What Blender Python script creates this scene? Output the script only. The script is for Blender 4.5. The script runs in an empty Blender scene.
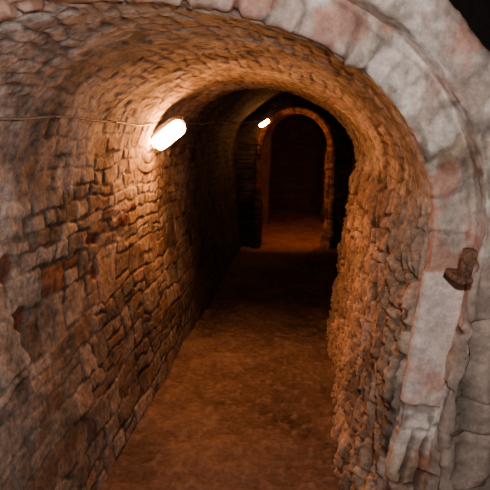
import bpy, math
import numpy as np
from mathutils import Vector, Matrix

rng = np.random.default_rng(7)

# ------------------------------------------------------------------ noise
PERM = rng.permutation(4096).astype(np.int64)
RND = rng.random(4096)
def _h(i, j, k):
    a = PERM[i & 4095]
    a = PERM[(a + j) & 4095]
    return RND[PERM[(a + k) & 4095]]
def vnoise(x, y, z):
    xi = np.floor(x).astype(np.int64); yi = np.floor(y).astype(np.int64); zi = np.floor(z).astype(np.int64)
    fx = x - xi; fy = y - yi; fz = z - zi
    fx = fx*fx*(3-2*fx); fy = fy*fy*(3-2*fy); fz = fz*fz*(3-2*fz)
    def L(a, b, t): return a + (b-a)*t
    c00 = L(_h(xi, yi, zi), _h(xi+1, yi, zi), fx)
    c10 = L(_h(xi, yi+1, zi), _h(xi+1, yi+1, zi), fx)
    c01 = L(_h(xi, yi, zi+1), _h(xi+1, yi, zi+1), fx)
    c11 = L(_h(xi, yi+1, zi+1), _h(xi+1, yi+1, zi+1), fx)
    return L(L(c00, c10, fy), L(c01, c11, fy), fz)*2-1
def fbm(P, s, octv=3, off=0.0):
    r = 0; a = 1; t = 0
    for o in range(octv):
        r = r + a*vnoise(P[..., 0]*s+off, P[..., 1]*s+off*1.7, P[..., 2]*s+off*2.3)
        t += a; a *= 0.5; s *= 2.1; off += 13.7
    return r/t
def sstep(a, b, x):
    t = np.clip((x-a)/(b-a), 0, 1)
    return t*t*(3-2*t)

# ------------------------------------------------------------------ stones layout
def stones(U, V, vb, wfun, seed, split=0.3):
    r = np.random.default_rng(seed)
    d = np.zeros(U.shape); R = np.zeros(U.shape+(5,)); lu = np.zeros(U.shape); lv = np.zeros(U.shape)
    ci = np.clip(np.searchsorted(vb, V.ravel(), side='right')-1, 0, len(vb)-2).reshape(V.shape)
    umin, umax = -9.5, U.max()+1
    if U.min() > -3: umin = U.min()-1
    for c in range(len(vb)-1):
        m = ci == c
        ub = [umin + r.random()*0.3]
        lo, hi = wfun(0.5*(vb[c]+vb[c+1]))
        while ub[-1] < umax:
            ub.append(ub[-1] + lo + (hi-lo)*r.random()**1.3)
        ub = np.array(ub); n = len(ub)
        rv = r.random((n, 2, 5)); sp = r.random(n) < split; spv = 0.35+0.3*r.random(n)
        inset = r.random((n, 2))*.010
        if not m.any(): continue
        u = np.maximum(U[m], umin+.4); v = V[m]
        si = np.clip(np.searchsorted(ub, u, side='right')-1, 0, n-2)
        v0 = np.full(u.shape, vb[c]); v1 = np.full(u.shape, vb[c+1])
        mid = vb[c] + spv[si]*(vb[c+1]-vb[c])
        s = sp[si] & ((vb[c+1]-vb[c]) > 0.085)
        top = s & (v > mid)
        v1 = np.where(s & ~top, mid, v1); v0 = np.where(top, mid, v0)
        u0 = ub[si]; u1 = ub[si+1]
        hu = (u1-u0)/2; hv = (v1-v0)/2
        ins = inset[si, top.astype(int)]
        pu = np.abs(u-(u0+u1)/2); pv = np.abs(v-(v0+v1)/2)
        rad = np.minimum(hu, hv)*0.25
        qx = pu-(hu-rad); qy = pv-(hv-rad)
        sd = np.sqrt(np.maximum(qx, 0)**2+np.maximum(qy, 0)**2)+np.minimum(np.maximum(qx, qy), 0)-rad
        d[m] = -sd-ins*.6
        R[m] = rv[si, top.astype(int)]
        lu[m] = (u-(u0+u1)/2)/hu; lv[m] = (v-(v0+v1)/2)/hv
    return d, R, lu, lv

# ------------------------------------------------------------------ profiles (right floor -> crown -> left floor)
P1 = np.array([(.18,-.12),(.215,0),(.275,.47),(.31,.8),(.345,1.1),(.36,1.32),(.33,1.5),(.237,1.655),(.072,1.79),(-.173,1.88),
      (-.4,1.905),(-.62,1.87),(-.82,1.76),(-.94,1.60),(-.99,1.38),(-1.0,1.0),(-.965,.5),(-.91,0),(-.90,-.12)])
P2 = np.array([(.22,-.12),(.22,0),(.225,.47),(.23,.8),(.235,1.1),(.23,1.35),(.20,1.51),(.12,1.66),(.0,1.765),(-.14,1.815),
      (-.25,1.82),(-.38,1.79),(-.51,1.70),(-.61,1.56),(-.65,1.36),(-.66,1.0),(-.66,.5),(-.66,0),(-.66,-.12)])
def catmull(P, n=40):
    Q = np.vstack([2*P[0]-P[1], P, 2*P[-1]-P[-2]]); out = []
    for i in range(1, len(Q)-2):
        t = np.linspace(0, 1, n, endpoint=False)[:, None]
        p0, p1, p2, p3 = Q[i-1], Q[i], Q[i+1], Q[i+2]
        out.append(0.5*((2*p1)+(-p0+p2)*t+(2*p0-5*p1+4*p2-p3)*t*t+(-p0+3*p1-3*p2+p3)*t**3))
    out.append(P[-1:]); return np.vstack(out)
C1 = catmull(P1); C2 = catmull(P2)
sl = np.concatenate([[0], np.cumsum(np.linalg.norm(np.diff(C1, axis=0), axis=1))]); L = sl[-1]
NC = 840
S = np.linspace(0, L, NC)
A1 = np.stack([np.interp(S, sl, C1[:, 0]), np.interp(S, sl, C1[:, 1])], 1)
A2 = np.stack([np.interp(S, sl, C2[:, 0]), np.interp(S, sl, C2[:, 1])], 1)
def outn(A):
    t = np.gradient(A, axis=0); t /= np.linalg.norm(t, axis=1)[:, None]
    n = np.stack([t[:, 1], -t[:, 0]], 1)
    k = np.ones(25)/25
    for c in range(2):
        n[:, c] = np.convolve(np.pad(n[:, c], 12, mode='edge'), k, mode='valid')
    return n/np.linalg.norm(n, axis=1)[:, None]
N1 = outn(A1); N2 = outn(A2)
Zs = A1[:, 1]
right_side = (S < L/2)
wide = np.where(Zs < 1.45, sstep(1.45, 1.15, Zs)*0.75, 0.0)

# path: (k, offset, y, outerflag, step)
pts = [(1, .20, 10.5, 0, .05), (1, .20, 9.1, 0, .03), (1, .03, 9.05, 0, .02), (1, .03, 8.80, 0, .02), (1, .28, 8.75, 0, .02),
       (1, .28, 7.30, 0, .02), (1, 0, 7.25, 0, .015), (1, 0, 6.98, 0, .012), (1, .055, 6.93, 0, .008), (1, .065, 6.98, 0, .01), (0, .22, 6.98, 0, .02),
       (0, .25, 4.30, 0, .016), (0, 0, 4.12, 0, .02), (0, 0, 3.0, 0, .0085), (0, 0, 1.52, 0, .005), (0, .115, 1.50, 0, .0045),
       (0, .125, 1.42, 0, .005), (0, .235, 1.41, 1, .0045), (0, .245, 1.75, 1, .012), (0, .9, 1.78, 1, .03)]
pts = [np.array(p, float) for p in pts]
rows = []
for a, b in zip(pts[:-1], pts[1:]):
    ln = math.hypot(b[1]-a[1]+(b[0]-a[0])*0.35, b[2]-a[2])
    n = max(2, int(ln/b[4]))
    for i in range(n): rows.append(a+(b-a)*i/n)
rows.append(pts[-1])
rows = np.array(rows)[:, :4]
for _ in range(3):
    rows[1:-1] = 0.25*rows[:-2]+0.5*rows[1:-1]+0.25*rows[2:]
NR = len(rows)
K = rows[:, 0][:, None]
cham = ((rows[:, 2] > 4.10) & (rows[:, 2] < 6.975) & (rows[:, 0] < .5))[:, None]
lfac = 1-1.0*sstep(.46*L, .60*L, S)[None, :]
OF0 = rows[:, 1][:, None]*np.where(cham, lfac, 1.0)
OF = OF0 + rows[:, 3][:, None]*wide[None, :]*sstep(.12, .235, rows[:, 1])[:, None]
XZ = (A1[None]*(1-K[..., None])+A2[None]*K[..., None]) + (N1[None]*(1-K[..., None])+N2[None]*K[..., None])*OF[..., None]
P = np.zeros((NR, NC, 3))
P[..., 0] = XZ[..., 0]; P[..., 2] = XZ[..., 1]; P[..., 1] = rows[:, 2][:, None]
SK = .42
sk = 1-sstep(1.5, 3.2, P[..., 1])
P[..., 1] -= SK*np.clip(.35-P[..., 0], -.3, 2)*sk
seg = np.hypot(np.diff(rows[:, 1]), np.diff(rows[:, 2])) + np.abs(np.diff(rows[:, 0]))*0.3
ucum = np.concatenate([[0], np.cumsum(seg)])
iy = np.where((rows[:, 2] < 1.56) & (rows[:, 1] < .02))[0][0]
UF = ucum - ucum[iy]
U = np.repeat(UF[:, None], NC, 1); V = np.repeat(S[None], NR, 0)
dU = np.gradient(P, axis=0); dV = np.gradient(P, axis=1)
NN = np.cross(dU, dV); NN /= (np.linalg.norm(NN, axis=2)[..., None]+1e-9)
i0 = iy-200; j0 = NC//2
dirc = np.array([-.3, P[i0, j0, 1], 1.0])-P[i0, j0]
flip = np.dot(NN[i0, j0], dirc) < 0
if flip: NN = -NN

w1 = fbm(P, 3.0, 3, 5.0); w2 = fbm(P, 3.4, 3, 31.0)
w3 = fbm(P, 11, 3, 51.0); w4 = fbm(P, 12, 3, 71.0)
Us = U + SK*np.clip(.35-P[..., 0], -.3, 2)*sk*(U < 0)
Uw = Us+0.07*w1+0.024*w3; Vw = V+0.050*w2+0.020*w4

r2 = np.random.default_rng(3); vb = [-0.3]
while vb[-1] < L+0.3:
    v = vb[-1]
    if v < 1.35: h = r2.uniform(.10, .22)
    elif v < L-1.80: h = r2.uniform(.04, .06)
    elif v < L-1.25: h = r2.uniform(.055, .085)
    else: h = r2.uniform(.10, .18)
    vb.append(v+h)
vb = np.array(vb)
def wf(v):
    if v < 1.35: return (.10, .26)
    if v < L-1.80: return (.08, .19)
    if v < L-1.25: return (.08, .20)
    return (.10, .25)
d1, R1, lu1, lv1 = stones(Uw, Vw, vb, wf, 11, .38)
fb = np.array([-.30, -.03, .125, .225, .40, .56, .75, .95, 1.2, 1.6])
Uf = np.where(OF > .235, U + (OF-rows[:, 1][:, None]), U)
d2, R2, lu2, lv2 = stones(V+0.05*w1+.03*w3, Uf+0.035*w2+.022*w4, fb, lambda v: (.06, .20), 23, split=.35)
face = sstep(-.02, .02, U)
fm = face > .5
d = np.where(fm, d2, d1); R = np.where(fm[..., None], R2, R1); lu = np.where(fm, lu2, lu1); lv = np.where(fm, lv2, lv1)

Xp, Yp, Zp = P[..., 0], P[..., 1], P[..., 2]
rightw = sstep(1.6, 1.3, V)*(1-face)
vault = sstep(1.3, 1.6, V)*(1-sstep(L-1.85, L-1.50, V))*(1-face)
bu = np.abs(U-.075)-.072; bv = np.abs(V-(1.125+0.02*w3))-.215
sdb = -np.maximum(bu, bv)
blkm = sstep(0.0, .010, sdb+0.010*w4)

f1 = fbm(P, 9, 4, 3.0); f2 = fbm(P, 38, 3, 91.0); f3 = fbm(P, 1.7, 2, 17.0); f4 = fbm(P, 20, 3, 191.0)
rd4 = 1-2*np.abs(fbm(P, 16, 4, 411.0))
joint = sstep(-.001, .009, d+0.012*f4)
flush = sstep(-.05, .35, fbm(P, 2.8, 3, 260.0)+.10*vault)
fl_w = 1-.60*flush*(1-rightw)
rug = .42+.50*rightw-0.10*vault
hst = joint*.017*fl_w + (R[..., 0]-.5)*.013*joint + joint*((R[..., 1]-.5)*lu*.012+(R[..., 2]-.5)*lv*.009)
H = hst*rug + f1*.006*rug + f4*.004*rug + f2*.0035*rug + (rd4-.5)*.006*rug + f3*.03*(1-face)
Pv = P*np.array([1, 1.6, .38]) + np.stack([w1, w3, w2], -1)*.03
ridge = 1-np.abs(fbm(Pv, 5, 4, 44.0))*2
ridge2 = 1-np.abs(fbm(Pv, 11, 4, 144.0))*2
H += rightw*((ridge-.5)*.050+(ridge2-.5)*.030)
pl = sstep(-.20, .25, fbm(P, 4.0, 3, 60.0))
rf = 1-2*np.abs(fbm(P, 9, 4, 611.0))
Hf = hst*(1-.75*pl)*1.1 + f1*.009 + f4*.003 + f2*.0012 + (rf-.5)*.006 + f3*.02
lowr = face*sstep(.17, .22, U)*right_side[None, :]*sstep(1.35, 1.15, Zs)[None, :]
crk = 1-np.abs(fbm(P*np.array([2.4, 1, .5]), 7, 4, 77.0))*2
Hf += lowr*(crk-.6)*.045
H = H*(1-face)+Hf*face
H = H*(1-blkm)+(.016+f1*.004+f2*.0012)*blkm
dec = np.zeros_like(H)
for (yy, zz, ry, rz) in ((1.58, 1.147, .055, .055), (1.63, .954, .060, .040), (2.26, .95, .05, .05), (2.25, 1.10, .09, .03)):
    q = np.sqrt(((Yp-yy)/ry)**2+((Zp-zz)/rz)**2)+.55*w3+.3*f4
    dec = np.maximum(dec, sstep(1.1, .75, q)*(Xp < -.6)*(1-face))
H -= dec*.016
P2d = P+NN*H[..., None]

def col(*c): return np.array(c)
pal = np.array([(.32,.235,.175),(.40,.305,.235),(.24,.165,.12),(.35,.225,.15),(.28,.225,.18),(.45,.36,.29)])
red = np.array([(.12,.04,.028),(.24,.10,.055)])
idx = (R[..., 3]*len(pal)).astype(int) % len(pal)
C = pal[idx]
isred = (R[..., 4] > .965)
C = np.where(isred[..., None], red[(R[..., 3]*2).astype(int) % 2], C)
C = C*(.72+.4*R[..., 1][..., None])
palv = np.array([(.43,.345,.295),(.49,.40,.35),(.35,.265,.22),(.42,.30,.24)])
Cv = palv[(R[..., 3]*4).astype(int) % 4]*(.82+.3*R[..., 1][..., None])
C = C*(1-vault[..., None])+Cv*vault[..., None]
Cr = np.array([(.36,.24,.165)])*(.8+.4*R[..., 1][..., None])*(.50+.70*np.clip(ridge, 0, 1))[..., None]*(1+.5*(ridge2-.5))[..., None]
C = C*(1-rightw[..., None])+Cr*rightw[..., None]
mort = col(.11,.08,.06)*(1-vault[..., None])+col(.20,.155,.13)*vault[..., None]
mort = mort*(1-.8*flush[..., None])+.8*flush[..., None]*col(.33,.265,.215)
C = mort+(C-mort)*joint[..., None]
C = C*(1+.45*f1+.40*f2+.38*f4+.25*(rd4-.5))[..., None]
upper = sstep(.9, 1.4, Zp)*(1-rightw)
pt = sstep(.02, .30, fbm(P, 5, 4, 23.0)+.15*f4+.08*upper)*(.25+.42*upper)*(1-.7*rightw)
C = C*(1-pt[..., None])+(col(.62,.53,.47)*(1+.4*f2+.3*f4)[..., None])*pt[..., None]
stain = sstep(.05, .40, fbm(P, 3.3, 4, 323.0))
C = C*(1-stain*.40)[..., None]
lowd = sstep(1.0, .2, Zp)*(1-rightw)*(1-face)          # stone colour darker toward the floor
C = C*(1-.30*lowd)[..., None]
C = C*(1-dec[..., None]*.9)+dec[..., None]*.9*(col(.15,.05,.032)*(1+.5*f2+.6*f4)[..., None])
# face colours
pink = col(.66,.49,.42); grey = col(.50,.41,.35); brk = col(.46,.18,.12); pale = col(.82,.72,.655)
n1 = fbm(P, 6, 4, 101.0); n2 = fbm(P, 8, 4, 131.0); n3 = fbm(P, 24, 4, 161.0)
CF = grey+(pink-grey)*sstep(-.2, .2, n1)[..., None]
CF = CF+(pale-CF)*(sstep(.0, .20, n2+.3*n3)*.85)[..., None]
CF = CF+(brk-CF)*(sstep(.13, .30, -n2+.35*n3)*.62)[..., None]
CF = CF+(brk*.9-CF)*((R[..., 4] > .86)*.55*joint*(1-pl))[..., None]
dirt = sstep(.08, .32, fbm(P, 5, 4, 711.0)+.25*n3)
CF = CF*(1-dirt[..., None])+CF*dirt[..., None]*col(.60,.52,.44)
CF = CF*(1+.42*n3+.2*(rf-.5))[..., None]
dk = (1-joint)*(1-.55*pl)*.7
CF = CF*(1-dk[..., None])
CF = CF*(1-lowr[..., None])+lowr[..., None]*(col(.36,.275,.225)*(1+.5*n1+.6*(crk-.6)+.4*n3)[..., None])
void_shade = sstep(.245, .26, OF)*sstep(1.5, 1.6, rows[:, 2])[:, None]  # setback behind the arch painted near black for the unlit void
CF = CF*(1-void_shade[..., None])+void_shade[..., None]*col(.012,.009,.008)
C = C*(1-face[..., None])+CF*face[..., None]
cb = (col(.78,.63,.57)*(1+.15*n1+.22*n3)[..., None]); cb = cb+(brk*1.2-cb)*(sstep(.15, .45, n2)*.5)[..., None]
C = C*(1-blkm[..., None])+cb*blkm[..., None]
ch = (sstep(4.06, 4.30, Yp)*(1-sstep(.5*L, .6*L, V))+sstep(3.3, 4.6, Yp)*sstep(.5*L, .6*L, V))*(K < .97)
C = C*(1-np.clip(ch, 0, 1)[..., None]*.88)  # sooty chamber; left wall's fade into darkness is painted in too
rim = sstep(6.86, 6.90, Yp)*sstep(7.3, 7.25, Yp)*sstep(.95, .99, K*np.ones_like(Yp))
C = C*(1-rim[..., None])+rim[..., None]*(col(.48,.21,.10)*(.55+.8*R[..., 1])[..., None]*(1+.9*f1+.6*f4)[..., None])*(.16+.84*sstep(-.45, -.15, Xp))[..., None]  # orange brick rim, with its dim left side shaded in the colour
far = sstep(7.27, 7.3, Yp)
C = C*(1-far[..., None])+far[..., None]*(col(.22,.115,.07)*(1+.5*f1)[..., None])
C = np.clip(C, .004, .9)

# ------------------------------------------------------------------ materials
def stone_mat(name, bump=.5, rough=.88, scale=1.0, lo=.4, hi=1.6, spec=.2):
    m = bpy.data.materials.new(name); m.use_nodes = True
    nt = m.node_tree; b = nt.nodes['Principled BSDF']
    at = nt.nodes.new('ShaderNodeAttribute'); at.attribute_name = 'stone_col'
    tc = nt.nodes.new('ShaderNodeTexCoord')
    n = nt.nodes.new('ShaderNodeTexNoise'); n.inputs['Scale'].default_value = 45*scale; n.inputs['Detail'].default_value = 8
    n.inputs['Roughness'].default_value = .75
    nt.links.new(tc.outputs['Object'], n.inputs['Vector'])
    mr = nt.nodes.new('ShaderNodeMapRange'); mr.inputs['From Min'].default_value = .3; mr.inputs['From Max'].default_value = .7
    mr.inputs['To Min'].default_value = lo; mr.inputs['To Max'].default_value = hi
    nt.links.new(n.outputs['Fac'], mr.inputs['Value'])
    mx = nt.nodes.new('ShaderNodeVectorMath'); mx.operation = 'SCALE'
    nt.links.new(at.outputs['Color'], mx.inputs[0]); nt.links.new(mr.outputs['Result'], mx.inputs['Scale'])
    nt.links.new(mx.outputs['Vector'], b.inputs['Base Color'])
    b.inputs['Roughness'].default_value = rough
    b.inputs['Specular IOR Level'].default_value = spec
    n2 = nt.nodes.new('ShaderNodeTexNoise'); n2.inputs['Scale'].default_value = 60*scale; n2.inputs['Detail'].default_value = 8
    n2.inputs['Roughness'].default_value = .7
    nt.links.new(tc.outputs['Object'], n2.inputs['Vector'])
    bp = nt.nodes.new('ShaderNodeBump'); bp.inputs['Strength'].default_value = bump; bp.inputs['Distance'].default_value = .008
    nt.links.new(n2.outputs['Fac'], bp.inputs['Height']); nt.links.new(bp.outputs['Normal'], b.inputs['Normal'])
    return m
def simple_mat(name, color, rough=.6, metal=0.0, noise=None):
    m = bpy.data.materials.new(name); m.use_nodes = True
    nt = m.node_tree; b = nt.nodes['Principled BSDF']
    b.inputs['Roughness'].default_value = rough; b.inputs['Metallic'].default_value = metal
    tc = nt.nodes.new('ShaderNodeTexCoord'); n = nt.nodes.new('ShaderNodeTexNoise')
    n.inputs['Scale'].default_value = 80; n.inputs['Detail'].default_value = 5
    nt.links.new(tc.outputs['Object'], n.inputs['Vector'])
    cr = nt.nodes.new('ShaderNodeValToRGB')
    c2 = noise or tuple(c*.7 for c in color)
    cr.color_ramp.elements[0].position = .35; cr.color_ramp.elements[1].position = .65
    cr.color_ramp.elements[0].color = (*c2, 1); cr.color_ramp.elements[1].color = (*color, 1)
    nt.links.new(n.outputs['Fac'], cr.inputs['Fac']); nt.links.new(cr.outputs['Color'], b.inputs['Base Color'])
    bp = nt.nodes.new('ShaderNodeBump'); bp.inputs['Strength'].default_value = .5; bp.inputs['Distance'].default_value = .004
    nt.links.new(n.outputs['Fac'], bp.inputs['Height']); nt.links.new(bp.outputs['Normal'], b.inputs['Normal'])
    return m
def emis_mat(name, color, strength):
    m = bpy.data.materials.new(name); m.use_nodes = True
    b = m.node_tree.nodes['Principled BSDF']
    b.inputs['Base Color'].default_value = (.8, .75, .65, 1)
    b.inputs['Emission Color'].default_value = (*color, 1); b.inputs['Emission Strength'].default_value = strength
    return m

M_stone = stone_mat('rubble_masonry', .55); M_face = stone_mat('limewashed_stone', .38, .85, 1.0, .62, 1.38)
M_dirt = stone_mat('packed_earth', .8, 1.0, .8, .6, 1.4, .03)

def grid_obj(name, Pg, Cg, mat, flipf=False):
    nr, nc = Pg.shape[:2]
    me = bpy.data.meshes.new(name)
    me.vertices.add(nr*nc); me.vertices.foreach_set('co', Pg.reshape(-1).astype(np.float32))
    i = np.arange(nr*nc).reshape(nr, nc)
    q = np.stack([i[:-1, :-1], i[1:, :-1], i[1:, 1:], i[:-1, 1:]], -1).reshape(-1, 4)
    if flipf: q = q[:, ::-1]
    nf = len(q)
    me.loops.add(nf*4); me.loops.foreach_set('vertex_index', np.ascontiguousarray(q).reshape(-1).astype(np.int32))
    me.polygons.add(nf); me.polygons.foreach_set('loop_start', (np.arange(nf)*4).astype(np.int32))
    me.update(calc_edges=True); me.validate()
    me.polygons.foreach_set('use_smooth', np.ones(nf, bool))
    at = me.color_attributes.new('stone_col', 'FLOAT_COLOR', 'POINT')
    cc = np.ones((nr*nc, 4), np.float32); cc[:, :3] = Cg.reshape(-1, 3)
    at.data.foreach_set('color', cc.reshape(-1))
    me.materials.append(mat)
    o = bpy.data.objects.new(name, me); bpy.context.scene.collection.objects.link(o)
    return o

ja = int(np.searchsorted(S, 1.45)); jb = int(np.searchsorted(S, L-1.6)); ir = iy-2
fl = bool(flip)
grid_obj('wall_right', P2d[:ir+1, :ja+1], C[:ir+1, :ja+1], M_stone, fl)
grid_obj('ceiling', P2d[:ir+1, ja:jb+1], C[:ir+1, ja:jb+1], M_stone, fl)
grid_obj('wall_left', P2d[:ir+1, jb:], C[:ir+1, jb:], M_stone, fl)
grid_obj('stone_archway', P2d[ir:], C[ir:], M_face, fl)

# ------------------------------------------------------------------ far end wall
gx, gz = np.meshgrid(np.linspace(-1.2, .8, 100), np.linspace(-.1, 2.3, 120))
B = np.stack([gx, np.full_like(gx, 10.4), gz], -1)
db, Rb, _, _ = stones(gx+.04*fbm(B, 4, 2), gz+.03*fbm(B, 4, 2, 9.), np.arange(-.2, 2.6, .11), lambda v: (.15, .3), 5)
B[..., 1] -= sstep(0, .02, db)*.008+fbm(B, 8, 3)*.02
grid_obj('wall_back', B, np.array([.15,.08,.05])*(.8+.4*Rb[..., :1])*(.8+.2*sstep(0, .02, db))[..., None], M_stone, True)

# ------------------------------------------------------------------ floor
fx = np.arange(-1.6, 1.4, .011); fy = np.concatenate([np.arange(-1.2, 4.5, .009), np.arange(4.5, 10.6, .025)])
gx, gy = np.meshgrid(fx, fy)
F = np.stack([gx, gy, np.zeros_like(gx)], -1)
a = fbm(F, 2.2, 3, 3.); b = fbm(F, 8, 4, 8.); c = fbm(F, 30, 3, 15.)
peb = sstep(.50, .68, fbm(F, 22, 1, 40.))
F[..., 2] = a*.030+b*.014+c*.005+peb*.007
edge = sstep(-.70, -.92, gx)+sstep(.08, .24, gx)
F[..., 2] += edge*(.02+.02*b)
FC = np.array([.175,.112,.086])*(1+.5*b+.5*a+.3*c)[..., None]
FC = FC+(np.array([.28,.20,.16])-FC)*(peb*.45+.25*sstep(.1, .5, c))[..., None]
FC = FC*(1-.75*sstep(3.6, 4.8, gy)*sstep(7.0, 6.6, gy))[..., None]  # floor colour darkened where the chamber lies unlit
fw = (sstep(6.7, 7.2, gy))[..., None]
FC = FC*(1-fw)+fw*np.array([.38,.17,.10])*(1+.5*b+.4*a)[..., None]  # warm lit patch painted into the floor beyond the doorway
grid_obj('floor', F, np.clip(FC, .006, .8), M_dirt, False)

# ------------------------------------------------------------------ helpers for small objects
def tube(name, pts, rad, mat, parent=None, res=6):
    cu = bpy.data.curves.new(name, 'CURVE'); cu.dimensions = '3D'; cu.bevel_depth = rad; cu.bevel_resolution = res; cu.use_fill_caps = True
    sp = cu.splines.new('NURBS'); sp.points.add(len(pts)-1)
    for p, q in zip(sp.points, pts): p.co = (*q, 1)
    sp.order_u = 3; sp.use_endpoint_u = True; sp.resolution_u = 6
    cu.materials.append(mat)
    o = bpy.data.objects.new(name, cu); bpy.context.scene.collection.objects.link(o)
    if parent: o.parent = parent
    return o
def loft(name, rings, mat, parent=None, cap=True):
    n = len(rings[0]); vs = [v for r in rings for v in r]; fs = []
    for k in range(len(rings)-1):
        for i in range(n):
            j = (i+1) % n; fs.append((k*n+i, k*n+j, (k+1)*n+j, (k+1)*n+i))
    if cap: fs.append(tuple(range(n))[::-1]); fs.append(tuple((len(rings)-1)*n+i for i in range(n)))
    me = bpy.data.meshes.new(name); me.from_pydata(vs, [], fs); me.update()
    for p in me.polygons: p.use_smooth = len(p.vertices) == 4
    me.materials.append(mat)
    o = bpy.data.objects.new(name, me); bpy.context.scene.collection.objects.link(o)
    if parent: o.parent = parent
    return o
def sup(a, b, z, n=40, e=3.2, dx=0, dy=0):
    out = []
    for i in range(n):
        t = 2*math.pi*i/n; c, s = math.cos(t), math.sin(t)
        out.append((dx+a*math.copysign(abs(c)**(2/e), c), dy+b*math.copysign(abs(s)**(2/e), s), z))
    return out
M_house = simple_mat('grey_lamp_housing', (.32,.31,.29), .5)
M_cable = simple_mat('grey_cable_sheath', (.30,.26,.23), .6)
M_rust = simple_mat('rusty_iron', (.26,.12,.07), .9, .1, (.07,.033,.024))

def lamp(loc, Lx, Nn, scale, strength, wallpt, color=(1., .37, .09)):
    Lx = Vector(Lx).normalized(); Nn = Vector(Nn); Nn = (Nn-Lx*Nn.dot(Lx)).normalized(); W = Nn.cross(Lx)
    e = bpy.data.objects.new('bulkhead_lamp', None); bpy.context.scene.collection.objects.link(e)
    M = Matrix((Lx, W, Nn)).transposed().to_4x4(); M.translation = Vector(loc); e.matrix_world = M
    s = scale
    loft('housing', [sup(.108*s, .05*s, -.045*s), sup(.118*s, .058*s, -.035*s), sup(.12*s, .06*s, -.008*s), sup(.116*s, .056*s, 0)], M_house, e)
    gl = emis_mat('lit_opal_glass', color, strength)
    loft('glass_diffuser', [sup(.108*s, .05*s, 0, e=5), sup(.107*s, .049*s, .018*s, e=5), sup(.10*s, .044*s, .034*s, e=5), sup(.08*s, .032*s, .043*s, e=5), sup(.04*s, .015*s, .046*s, e=5)], gl, e)
    for k, (xx, yy) in enumerate(((.118, 0), (-.118, 0))):
        loft('clamp_%d' % (k+1), [sup(.012*s, .012*s, -.03*s, 16, 2), sup(.012*s, .012*s, .012*s, 16, 2), sup(.007*s, .007*s, .016*s, 16, 2)], M_house, e).location = (xx*s, yy, 0)
    inv = M.inverted(); wp = inv @ Vector(wallpt)
    tube('bracket', [(0, 0, -.03*s), tuple((Vector((0, 0, -.03*s))+wp)*.5), tuple(wp)], .009*s, M_house, e)
    return e
lamp((-.845, 3.08, 1.575), (.8, 0, .6), (.45, -.66, -.6), 1.0, 260, (-.99, 3.16, 1.60))
lamp((-.60, 6.78, 1.685), (.8, 0, .5), (.50, -.45, -.6), .65, 150, (-.74, 6.95, 1.72))
lamp((.36, 7.60, 1.40), (0, 1, 0), (-1, 0, -.9), .6, 170, (.50, 7.60, 1.45))  # unseen lamp, added to light the floor past the doorway

cp = []
for i in range(40):
    y = 1.05+(6.75-1.05)*i/39
    z = 1.635+.010*math.sin(y*4.1)+.004*math.sin(y*11)+(.0 if y < 3 else (y-3)*.015)
    x = -.90+(.0 if y < 5.6 else (y-5.6)/1.15*.34)
    cp.append((x, y, z))
cab = tube('electric_cable', cp, .0045, M_cable)
for k, i in enumerate(range(1, 38, 4)):
    x, y, z = cp[i]
    tube('cable_clip_%d' % (k+1), [(x+.008, y, z-.004), (x-.02, y, z+.006), (x-.06, y, z+.01)], .004, M_rust, cab, 3)

# rusty square pintle stub standing on its flange, let into the jamb
e = bpy.data.objects.new('rusty_hinge_bolt', None); bpy.context.scene.collection.objects.link(e)
ez = Vector((.12, -.10, .97)).normalized(); exx = Vector((1, .3, 0)); exx = (exx-ez*exx.dot(ez)).normalized(); ey = ez.cross(exx)
M = Matrix((exx, ey, ez)).transposed().to_4x4(); M.translation = Vector((.402, 1.362, 1.222)); e.matrix_world = M @ Matrix.Scale(.80, 4)
loft('flange', [sup(.026, .045, -.010, 32, 5, -.004, .02), sup(.029, .050, -.007, 32, 5, -.004, .02), sup(.029, .050, .006, 32, 5, -.004, .02), sup(.026, .045, .010, 32, 5, -.004, .02)], M_rust, e)
loft('square_stub', [sup(.018, .018, .004, 32, 6), sup(.0175, .017, .055, 32, 6), sup(.0190, .018, .062, 32, 6), sup(.0190, .018, .098, 32, 6), sup(.014, .013, .103, 32, 5)], M_rust, e)

# ------------------------------------------------------------------ lights, world, camera
ld = bpy.data.lights.new('camera_flash', 'POINT'); ld.energy = 60; ld.shadow_soft_size = .02; ld.color = (1, .91, .85)
lo = bpy.data.objects.new('camera_flash', ld); lo.location = (.05, .05, 1.72); bpy.context.scene.collection.objects.link(lo)
w = bpy.data.worlds.new('World'); bpy.context.scene.world = w; w.use_nodes = True
w.node_tree.nodes['Background'].inputs[0].default_value = (.02, .014, .01, 1); w.node_tree.nodes['Background'].inputs[1].default_value = .05

cd = bpy.data.cameras.new('camera'); cd.sensor_width = 36; cd.lens = 36*520/490; cd.clip_start = .02
co = bpy.data.objects.new('camera', cd); bpy.context.scene.collection.objects.link(co)
co.location = (0, 0, 1.6)
psi, p = math.radians(7.1), math.radians(12.5)
Fv = Vector((-math.sin(psi)*math.cos(p), math.cos(psi)*math.cos(p), -math.sin(p)))
co.rotation_euler = Fv.to_track_quat('-Z', 'Y').to_euler()
bpy.context.scene.camera = co
print('verts', NR, NC, L, flip)
